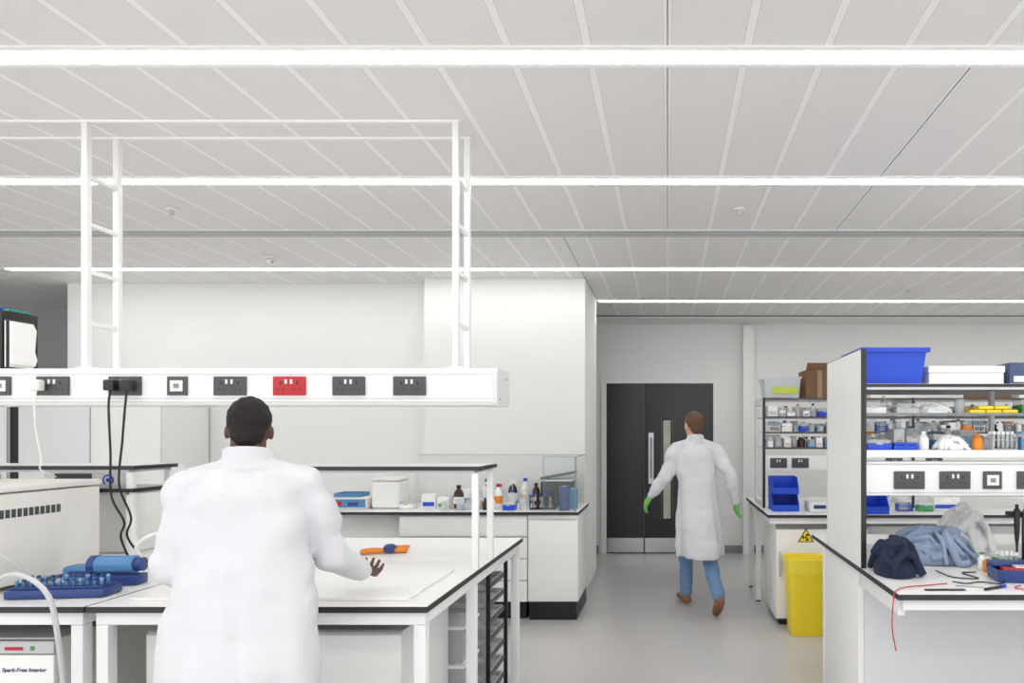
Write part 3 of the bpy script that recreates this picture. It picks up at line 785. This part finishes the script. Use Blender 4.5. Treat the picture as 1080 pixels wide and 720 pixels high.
heap('polythene_bag', 'crumpled clear bag on glass shelf', 'bag', (1.33, 3.4, zm), .08, .055, .06, BAGW, 6, n=22, r0=.003, r1=.008, vox=.0025, sm=1)

def cable(pts, r, m, label): return solo('cable', label, 'cable', G().tube(pts, r, m))
zb = .907
cable([(1.24, 2.97, zb), (1.28, 2.93, zb), (1.36, 2.96, zb), (1.42, 2.92, zb), (1.48, 2.98, zb)], .003, BLACK, 'thin black wire loosely looped on worktop')
cable([(1.26, 3.2, zb), (1.28, 3.06, zb), (1.38, 3.03, zb), (1.36, 3.15, zb), (1.43, 3.17, zb)], .003, BLACK, 'thin black wire loosely looped on worktop')
cable([(1.2, 2.93, zb), (1.12, 2.90, zb), (1.0, 2.86, zb), (.94, 2.8, zb), (.91, 2.745, .89), (.90, 2.735, .78), (.915, 2.735, .68)], .0025, RED, 'thin red wire hanging over the bench edge')
cable([(1.5, 2.9, zb), (1.45, 2.84, zb), (1.55, 2.80, zb), (1.68, 2.84, zb)], .0025, RED, 'thin red wire on worktop')
solo('spatula', 'dark flat spatula lying on worktop', 'tool', G().box(-.08, .02, -.006, .006, 0, .006, BLACK, .002).box(.02, .09, -.012, .012, 0, .004, DGREY, .0015), (1.14, 2.82, .903), .05)
solo('marker_pen', 'black marker pen lying on worktop', 'pen', G().cyl((-.06, 0, .006), (.04, 0, .006), .006, BLACK).cyl((.041, 0, .006), (.07, 0, .006), .0068, BLUE), (1.36, 2.84, .903), .5)
solo('tweezers', 'steel tweezers lying on worktop', 'tool', G().prism([(-.05, .0), (.05, .0), (.06, .003), (-.05, .004)], -.004, -.002, STEEL).prism([(-.05, .0), (.05, .0), (.06, .003), (-.05, .004)], .002, .004, STEEL), (1.27, 2.88, .903), -.3)
t = thing('tool_case', 'blue plastic case with red and white contents', 'case', (1.57, 3.02, .903), -.15)
part(t, 'tray', G().tray(-.13, .13, -.08, .08, 0, .055, .006, NAVY, .006))
part(t, 'lid', G().box(-.128, .128, -.01, .079, .056, .075, NAVY, .005))
part(t, 'insert', G().box(-.1, .1, -.07, -.015, .01, .06, RED, .004).box(-.05, .03, -.06, -.02, .061, .07, WHITE2, .002))
t = thing('pipette_stand', 'black pipette stand holding pipettes on bench', 'pipette stand', (1.78, 3.38, .903))
part(t, 'stand', G().box(-.09, .09, -.06, .06, 0, .02, BLACK, .004).cyl((0, .03, .02), (0, .03, .24), .01, BLACK).box(-.09, .09, -.02, .04, .24, .26, BLACK, .003))
for i in range(4):
    x = -.068+i*.045
    part(t, 'pipette', G().lathe([(.003, .03), (.006, .1), (.011, .14), (.014, .2), (.014, .275), (.008, .28), (.008, .30)], (BLACK, DGREY, WHITE2, BLACK)[i], (x, -.035, 0), 12))
tube_rack((1.60, 3.22, .903), 4, GREEN, WHITE2, 'green tube rack on bench worktop')
tip_box((1.62, 3.36, .903), .08, .08, .06, WHITE2, CLEAR, 'white tip box on bench worktop')
bottle((1.50, 3.20, .903), .02, .07, ORANGE, WHITE2, 'small orange bottle with white cap on worktop')
bottle((1.50, 3.26, .903), .018, .08, WHITE2, GREEN, 'small white bottle with green cap on worktop')
bottle((1.83, 3.15, .903), .03, .13, CLEAR, BLUE, 'clear bottle with blue cap on worktop')

# ---------------------------------------------------------------- right far bench
worktop(.80, 3.8, 5.44, 6.95, 'white worktop with black edge beneath far shelving')
frame(.82, 3.78, 5.46, 6.93, [(.82, 6.3), (.82, 6.88), (3.7, 5.46), (3.7, 6.88)], 'white steel bench base under the far worktop')
t = thing('undercounter_fridge', 'white undercounter cabinet with yellow hazard triangle', 'cabinet', (1.245, 5.50, 0))
part(t, 'body', G().box(-.37, .37, .03, .7, .05, .82, WHITE2, .006).box(-.34, .34, .05, .66, 0, .049, BLACK))
dr = part(t, 'door', G().box(-.37, .37, 0, .028, .06, .78, WHITE2, .006))
part(t, 'control_strip', G().box(-.37, .37, 0, .028, .785, .82, MGREY, .003))
g = G().prism([(-.066, -.04), (.066, -.04), (0, .075)], -.0015, -.0003, BLACK).prism([(-.053, -.033), (.053, -.033), (0, .059)], -.0025, -.0016, YEL)
g.prism([(.009*math.cos(a*math.pi/6), .0+.009*math.sin(a*math.pi/6)) for a in range(12)], -.0035, -.0026, BLACK)
for k in range(3):
    a0 = math.radians(60+k*120)
    pts = [(r*math.cos(a0+da), r*math.sin(a0+da)) for r, da in ((.013, -.5), (.03, -.5), (.03, 0), (.03, .5), (.013, .5))]
    g.prism(pts, -.0035, -.0026, BLACK)
part(dr, 'hazard_sign', g, (-.13, 0, .715))
part(dr, 'handle', G().box(-.35, -.33, -.02, -.0001, .4, .6, GREY, .004))
drawer_unit(1.63, 2.25, 5.6, 6.3, .80, 'white drawer cabinet under the far worktop')
drawer_unit(2.27, 2.9, 5.6, 6.3, .80, 'white drawer cabinet under the far worktop')

t = thing('waste_bin', 'bright yellow clinical waste bin with folded-over liner', 'waste bin', (1.075, 5.325, 0))
part(t, 'tub', G().loft([(0, 0, 0, .122, .105), (0, 0, .02, .13, .112), (0, 0, .50, .152, .130)], YEL, 40, 6))
g = G(); g.loft([(0, 0, .47, .157, .134), (0, 0, .5, .158, .135), (0, 0, .56, .160, .137), (0, 0, .585, .166, .142), (0, 0, .592, .162, .138), (0, 0, .585, .150, .126), (0, 0, .51, .145, .122)], YEL2, 60, 6)
for v in g.bm.verts:
    a = math.atan2(v.co.y, v.co.x)
    k = 1+.012*math.sin(a*17+v.co.z*20)+.008*math.sin(a*29)
    v.co.x *= k; v.co.y *= k
    if v.co.z < .48: v.co.z += .015*math.sin(a*5)
part(t, 'bin_liner', g)

fr = thing('shelving_rack', 'white shelving rack packed with lab consumables', 'shelving rack', (.83, 5.95, .9025))
def side(x):
    return G().box(x, x+.022, 0, .06, 0, .96, WHITE2).box(x, x+.022, .48, .54, 0, .96, WHITE2).box(x, x+.022, .0605, .4795, .90, .96, WHITE2).box(x, x+.022, .0605, .4795, 0, .05, WHITE2).box(x-.001, x+.023, -.003, -.0003, 0, .96, EDGE)
for x in (0, 1.3, 2.7): part(fr, 'side_panel', side(x))
SH = (1.86, 1.70, 1.565, 1.43)
for z in SH:
    part(fr, 'shelf', G().box(.023, 2.699, .0105, .53, zz(z)-.014, zz(z), WHITE2).box(.023, 2.699, .004, .01, zz(z)-.016, zz(z), DGREY))
tr = part(fr, 'trunking', G().box(.023, 2.699, .02, .1, .33, .46, WHITE, .003))
for i in range(5): part(tr, 'socket_outlet', SOCK['double'], (.14+i*.19 if i < 2 else .1+i*.35, .0195, .39))

t = thing('storage_tub', 'clear lidded tub with lime label on far rack', 'storage box', (1.0, 6.15, 1.861))
part(t, 'tub', G().tray(-.15, .17, -.16, .16, 0, .17, .004, CLEAR, .015))
part(t, 'lid', G().box(-.16, .18, -.17, .17, .17, .19, CLEAR, .005))
part(t, 'sticker', G().box(-.08, .14, -.164, -.161, .04, .1, LIME))
part(t, 'contents', G().box(-.1, .12, -.12, .12, .008, .1, WHITE2, .02))
t = thing('cardboard_box', 'open brown cardboard box on top of far rack', 'cardboard box', (1.34, 6.17, 1.861), .08)
part(t, 'body', G().tray(-.125, .125, -.12, .12, 0, .25, .006, CARD).box(-.02, .02, -.1215, -.1201, .0, .25, TAPE))
part(t, 'flap', G().box(-.125, .125, -.004, .004, 0, .07, CARD), (0, -.126, .251), (math.radians(35), 0, 0))
part(t, 'flap', G().box(-.004, .004, -.12, .12, 0, .09, CARD), (.128, 0, .252), (0, math.radians(50), 0))
random.seed(5)
for z in SH[1:]:
    fill_row(.88, 3.42, 6.03, z+.001, .05, .105, 'far rack shelves', skip=((2.11, 2.17),), wm=.11)
    fill_row(.90, 3.30, 6.25, z+.001, .07, .11, 'rear of far rack shelves', skip=((2.11, 2.17),))
for x, m, w in ((1.62, WHITE2, .24), (1.95, OFFW, .3), (2.9, CARD, .3), (3.25, WHITE2, .26)):
    t = thing('carton', 'closed carton on top of far rack', 'cardboard box', (x, 6.2, 1.861))
    part(t, 'body', G().box(-w/2, w/2, -.15, .15, 0, .12, m, .002)); part(t, 'tape', G().box(-w/2+.001, w/2-.001, -.02, .02, .1201, .121, GREY))

def pick_bin(loc, w, d, h, label, rot=0):
    g = G()
    g.box(-w/2, w/2, -d/2, d/2, 0, .006, BLUE)
    g.box(-w/2+.0065, w/2-.0065, d/2-.006, d/2-.0002, .0061, h, BLUE)
    g.box(-w/2+.0065, w/2-.0065, -d/2, -d/2+.006, .0061, h*.38, BLUE)
    for x in (-w/2, w/2-.006):
        pts = [(-d/2+.001, .0061), (d/2-.001, .0061), (d/2-.001, h), (-d/2+.08, h), (-d/2+.03, h*.6), (-d/2+.001, h*.38)]
        a = [g.bm.verts.new((x, y, z)) for y, z in pts]; b = [g.bm.verts.new((x+.006, y, z)) for y, z in pts]
        g.bm.faces.new(a); g.bm.faces.new(b[::-1])
        for i in range(6): g.bm.faces.new((a[(i+1) % 6], a[i], b[i], b[(i+1) % 6]))
    return solo('picking_bin', label, 'storage bin', g, loc, rot)
pick_bin((.985, 5.80, .903), .22, .26, .14, 'blue open-front storage bin on far worktop')
pick_bin((.985, 5.81, 1.045), .22, .25, .14, 'blue open-front storage bin stacked on another bin')
pick_bin((1.68, 5.6, .903), .2, .25, .16, 'blue open-front storage bin on far worktop')
t = thing('bench_instrument', 'low pale bench instrument on far worktop', 'instrument', (1.3, 5.72, .903))
part(t, 'housing', G().box(-.13, .13, -.12, .12, 0, .08, OFFW, .012)); part(t, 'display', G().box(-.1, .0, -.123, -.1201, .03, .06, NAVY))
items_row([('tip', 1.5, WHITE2, CLEAR, .06, 'white tip box on far worktop'), ('bot', 1.85, CLEAR, BLUE, .14, 'clear bottle with blue cap on far worktop'), ('rack', 1.98, 5, BLUE, WHITE2, 'blue tube rack on far worktop'), ('tip', 2.15, GREEN, CLEAR, .08, 'green tip box on far worktop')], 5.72, .903)
glove_box((2.35, 5.8, .903), .22, .12, .11, WHITE2, 'white glove carton on far worktop')

# ---------------------------------------------------------------- people
def hand(g, w, d, t, m, curl=.35, k=1.0, gr=0.0):
    w = V(w); d = V(d).normalized(); t = V(t); t = (t-d*t.dot(d)).normalized(); n = d.cross(t)
    if n.y < 0: n = -n
    for i, fl in enumerate((.95, 1.05, 1.0, .8)):
        off = t*(.03-.0205*i)
        kn = w+d*(.09-.004*abs(i-1))*k+off
        g.cap(w+off*.55, kn, .0145+gr, .0115+gr, m)
        p = kn; ang = 0
        for L, r0, r1 in ((.042, .0095, .0085), (.027, .0085, .008), (.022, .008, .0065)):
            ang += curl
            q = p+(d*math.cos(ang)+n*math.sin(ang)+t*(.08-.05*i))*L*fl*k
            g.cap(p, q, r0+gr, r1+gr, m); p = q
    p = w+d*.02+t*.022
    for L, dv, r0, r1 in ((.042, d*.65+t*.7+n*.35, .014, .012), (.032, d*.85+t*.4+n*.4, .011, .0095), (.026, d*.95+t*.1+n*.45, .0095, .0075)):
        q = p+dv.normalized()*L*k; g.cap(p, q, r0+gr, r1+gr, m); p = q

def person(loc, rot, J, skin, hairm, trm, shoem, label, glovem=None, rings=None):
    t = thing('person', label, 'person', loc, rot)
    g = G(); m = skin
    neck = V(J['neck']); head = V(J['head']); hs = J.get('hs', 1); aw = J.get('aw', 1)
    Mh = Matrix.Translation(head) @ Matrix.Rotation(J['tilt'], 4, 'X') @ Matrix.Rotation(J.get('turn', 0), 4, 'Z') @ Matrix.Scale(hs, 4)
    g.ell((0, J['py'], .95), (.12, .085, .12), m); g.ell((neck.x*.5, neck.y*.5, 1.2), (.12, .08, .2), m)
    g.ell(neck-V((0, 0, .1)), (.14, .07, .08), m)
    g.cap(neck-V((0, 0, .06)), head+V((0, 0, .04)), .055, .052, m)
    for c, r in (((0, -.005, .11), (.075, .094, .096)), ((0, .03, .06), (.058, .06, .08)), ((0, .058, .0), (.033, .028, .024)), ((0, .035, .02), (.048, .045, .04)),
                 ((0, .094, .06), (.012, .016, .02)), ((0, .088, .085), (.01, .01, .025)), ((.077, -.0, .07), (.01, .019, .03)), ((-.077, 0, .07), (.01, .019, .03)), ((0, .078, .112), (.045, .016, .012)), ((0, .085, .03), (.022, .01, .009))):
        g.ell(c, r, m, Mh)
    for s in ('l', 'r'):
        sh, el, wr = V(J[s+'sh']), V(J[s+'el']), V(J[s+'wr'])
        g.cap(neck-V((0, 0, .09)), sh, .050, .045, m); g.cap(sh, el, .044, .036, m); g.cap(el, wr, .036, .024, m)
        if not glovem: hand(g, wr, J[s+'hd'], J[s+'th'], m, J.get('curl', .35))
        else: g.cap(wr, wr+V(J[s+'hd']).normalized()*.08, .022, .014, m)
        hp, kn, an = V(J[s+'hip']), V(J[s+'kn']), V(J[s+'an'])
        g.cap((hp.x, hp.y, hp.z), kn, .07, .05, m); g.cap(kn, an, .048, .032, m)
        g.cap(an, an+V(J[s+'ft']).normalized()*.1, .032, .022, m)
    part(t, 'body', bake(g, 'body', .0055, 3))
    g = G()
    for x in (-.03, .03): g.ell((x, .083, .088), (.012, .008, .008), EYEW, Mh, 2); g.ell((x, .0895, .088), (.005, .003, .005), BLACK, Mh, 2)
    part(t, 'eyes', g)
    part(t, 'mouth', G().ell((0, .0935, .03), (.02, .004, .005), LIP, Mh, 2))
    g = G(); g.ell((0, -.018, .12), (.0795, .094, .094), hairm, Mh); g.ell((0, -.052, .06), (.061, .046, .062), hairm, Mh); g.ell((0, .03, .168), (.058, .053, .035), hairm, Mh)
    part(t, 'hair', bake(g, 'hair', .006, 3, lambda p: .004*noise.noise(p*60)))
    g = G(); g.loft(rings, COAT, 40, 2.3)
    for s in ('l', 'r'):
        sh, el, wr = V(J[s+'sh']), V(J[s+'el']), V(J[s+'wr'])
        g.cap(V((neck.x+(sh.x-neck.x)*.35, (neck.y+sh.y)/2, neck.z-.055)), sh, .060*aw, .066*aw, COAT)
        g.cap(sh, el, .066*aw, .056*aw, COAT); g.cap(el, wr-(wr-el).normalized()*.02, .056*aw, .045, COAT)
    for k, (rr, dz) in enumerate(((.068, -.022), (.066, -.004), (.065, .012), (.064, .024))):
        g.tube([neck+V((rr*math.cos(a*math.pi/5), rr*math.sin(a*math.pi/5), dz+.012*math.sin(-a*math.pi/5))) for a in range(10)], .011, COAT, closed=True)
    def folds(p):
        q = p+V((.03*noise.noise(p*6), 0, 0))
        a = math.atan2(q.y, q.x-.01)
        low = max(0, min(1, (1.15-p.z)/.55))
        up = max(0, min(1, (p.z-1.0)/.25))
        if p.z > neck.z-.03: return 0
        v1 = noise.noise(V((math.cos(a)*2.6+loc[0], math.sin(a)*2.6, p.z*.9)))*2
        v2 = noise.noise(V((p.x*7+p.z*7, p.y*5, p.z*6-p.x*6)))*2
        f3 = noise.noise(V((p.x*8, p.y*8, p.z*18+4)))*2
        arm = 1 if abs(p.x) > .19 and p.z > .9 else .4
        return .015*v1*(.2+low)+.010*v2*(.4+.6*up)+.007*f3*arm
    part(t, 'lab_coat', bake(g, 'lab_coat', .007, 4, folds))
    g = G(); g.ell((0, J['py'], .92), (.14, .10, .12), trm)
    for s in ('l', 'r'):
        hp, kn, an = V(J[s+'hip']), V(J[s+'kn']), V(J[s+'an'])
        g.cap(hp, kn, .085, .067, trm); g.cap(kn, an+(kn-an).normalized()*.02, .066, .056, trm)
    part(t, 'trousers', bake(g, 'trousers', .009, 4, lambda p: .008*noise.noise(V((p.x*14, p.y*14, p.z*20)))))
    for s in ('l', 'r'):
        an = V(J[s+'an']); f = V(J[s+'ft']).normalized(); up = V((0, -f.z, f.y)).normalized()
        g = G()
        heel = an-f*.045-up*.045; toe = an+f*.165-up*.052; mid = an+f*.06-up*.04
        g.cap(heel, mid, .036, .037, shoem); g.cap(mid, toe, .038, .03, shoem)
        g.cap(an+up*.02, an-up*.02, .042, .045, shoem); g.cap(mid+V((.012, 0, 0)), toe+V((.008, 0, 0)), .036, .028, shoem); g.cap(mid-V((.012, 0, 0)), toe-V((.008, 0, 0)), .036, .028, shoem)
        part(t, 'shoe', bake(g, 'shoe', .006, 4))
    if glovem:
        for s in ('l', 'r'):
            g = G(); wr = V(J[s+'wr']); dd = V(J[s+'hd']).normalized()
            g.cap(wr-dd*.05, wr+dd*.01, .03, .028, glovem)
            hand(g, wr, J[s+'hd'], J[s+'th'], glovem, J.get('curl', .35), gr=.0015)
            part(t, 'glove', bake(g, 'glove', .0035, 3))
    return t

# walker heading to the door, mid-stride, rear foot pushing off
Jw = dict(neck=(0, .05, 1.50), head=(-.005, .08, 1.535), tilt=-.12, turn=.25, py=0,
    lsh=(-.165, .06, 1.41), lel=(-.27, .06, 1.18), lwr=(-.375, .16, 1.00), lhd=(-.45, .4, -.8), lth=(-.1, 1, .3),
    rsh=(.175, .01, 1.40), rel=(.275, -.12, 1.18), rwr=(.34, -.05, .95), rhd=(.15, .3, -.9), rth=(-.1, 1, .1),
    lhip=(-.065, .02, .9), lkn=(-.05, .19, .53), lan=(-.03, .26, .10), lft=(-.1, 1, .0),
    rhip=(.09, 0, .9), rkn=(.10, -.02, .49), ran=(.11, -.30, .175), rft=(.05, .80, -.6))
rw = [(.03, .01, .49, .20, .235), (.03, .01, .52, .203, .235), (.015, .01, .8, .185, .19), (.01, .01, .98, .17, .15), (.01, .01, 1.12, .165, .125), (.0, .03, 1.28, .175, .118), (0, .04, 1.38, .17, .105), (0, .045, 1.44, .12, .085), (0, .05, 1.485, .073, .067)]
person((.255, 5.95, 0), .22, Jw, SKIN2, HAIR2, JEANS, SHOE, 'person in white lab coat, jeans and green gloves walking away', GLOVE, rw)

# person working at the island, right arm reaching over the worktop
Jn = dict(neck=(-.005, .05, 1.465), head=(-.01, .075, 1.495), tilt=-.16, turn=.14, py=0, curl=.45, hs=.84, aw=.95,
    lsh=(-.165, .04, 1.375), lel=(-.215, .02, 1.11), lwr=(-.13, .23, .995), lhd=(.3, .85, -.35), lth=(1, 0, .3),
    rsh=(.17, .05, 1.375), rel=(.235, .11, 1.12), rwr=(.315, .33, 1.02), rhd=(.1, .95, -.3), rth=(-1, 0, .3),
    lhip=(-.09, 0, .9), lkn=(-.12, .03, .49), lan=(-.13, -.02, .09), lft=(-.15, 1, .0),
    rhip=(.09, 0, .9), rkn=(.12, .03, .49), ran=(.13, -.02, .09), rft=(.15, 1, .0))
rn = [(0, -.01, .50, .245, .16), (0, -.01, .53, .25, .17), (0, -.01, .8, .235, .16), (0, 0, 1.0, .215, .14), (0, .01, 1.15, .192, .125), (0.0, .02, 1.27, .183, .118), (0.0, .03, 1.365, .17, .105), (-.0, .04, 1.42, .125, .09), (-.005, .048, 1.455, .08, .07)]
person((-1.385, 2.24, 0), .30, Jn, SKIN1, HAIR1, TROU, SHOEB, 'person in white lab coat reaching over bench, short black hair', None, rn)

# ---------------------------------------------------------------- world, camera
w = bpy.data.worlds.new('world'); scene.world = w; w.use_nodes = True
bg = w.node_tree.nodes['Background']
bg.inputs[0].default_value = (.98, .985, 1, 1); bg.inputs[1].default_value = 1.4
scene.view_settings.view_transform = 'Standard'
scene.view_settings.look = 'None'
scene.view_settings.exposure = .2

cam = bpy.data.cameras.new('camera'); co = bpy.data.objects.new('camera', cam); COL.objects.link(co)
co.location = (0, 0, 1.55); co.rotation_euler = (math.radians(90), 0, 0)
cam.lens = 24; cam.sensor_width = 36; cam.sensor_fit = 'HORIZONTAL'
cam.shift_x = -164/1080; cam.shift_y = 97/1080
cam.clip_start = .05
scene.camera = co
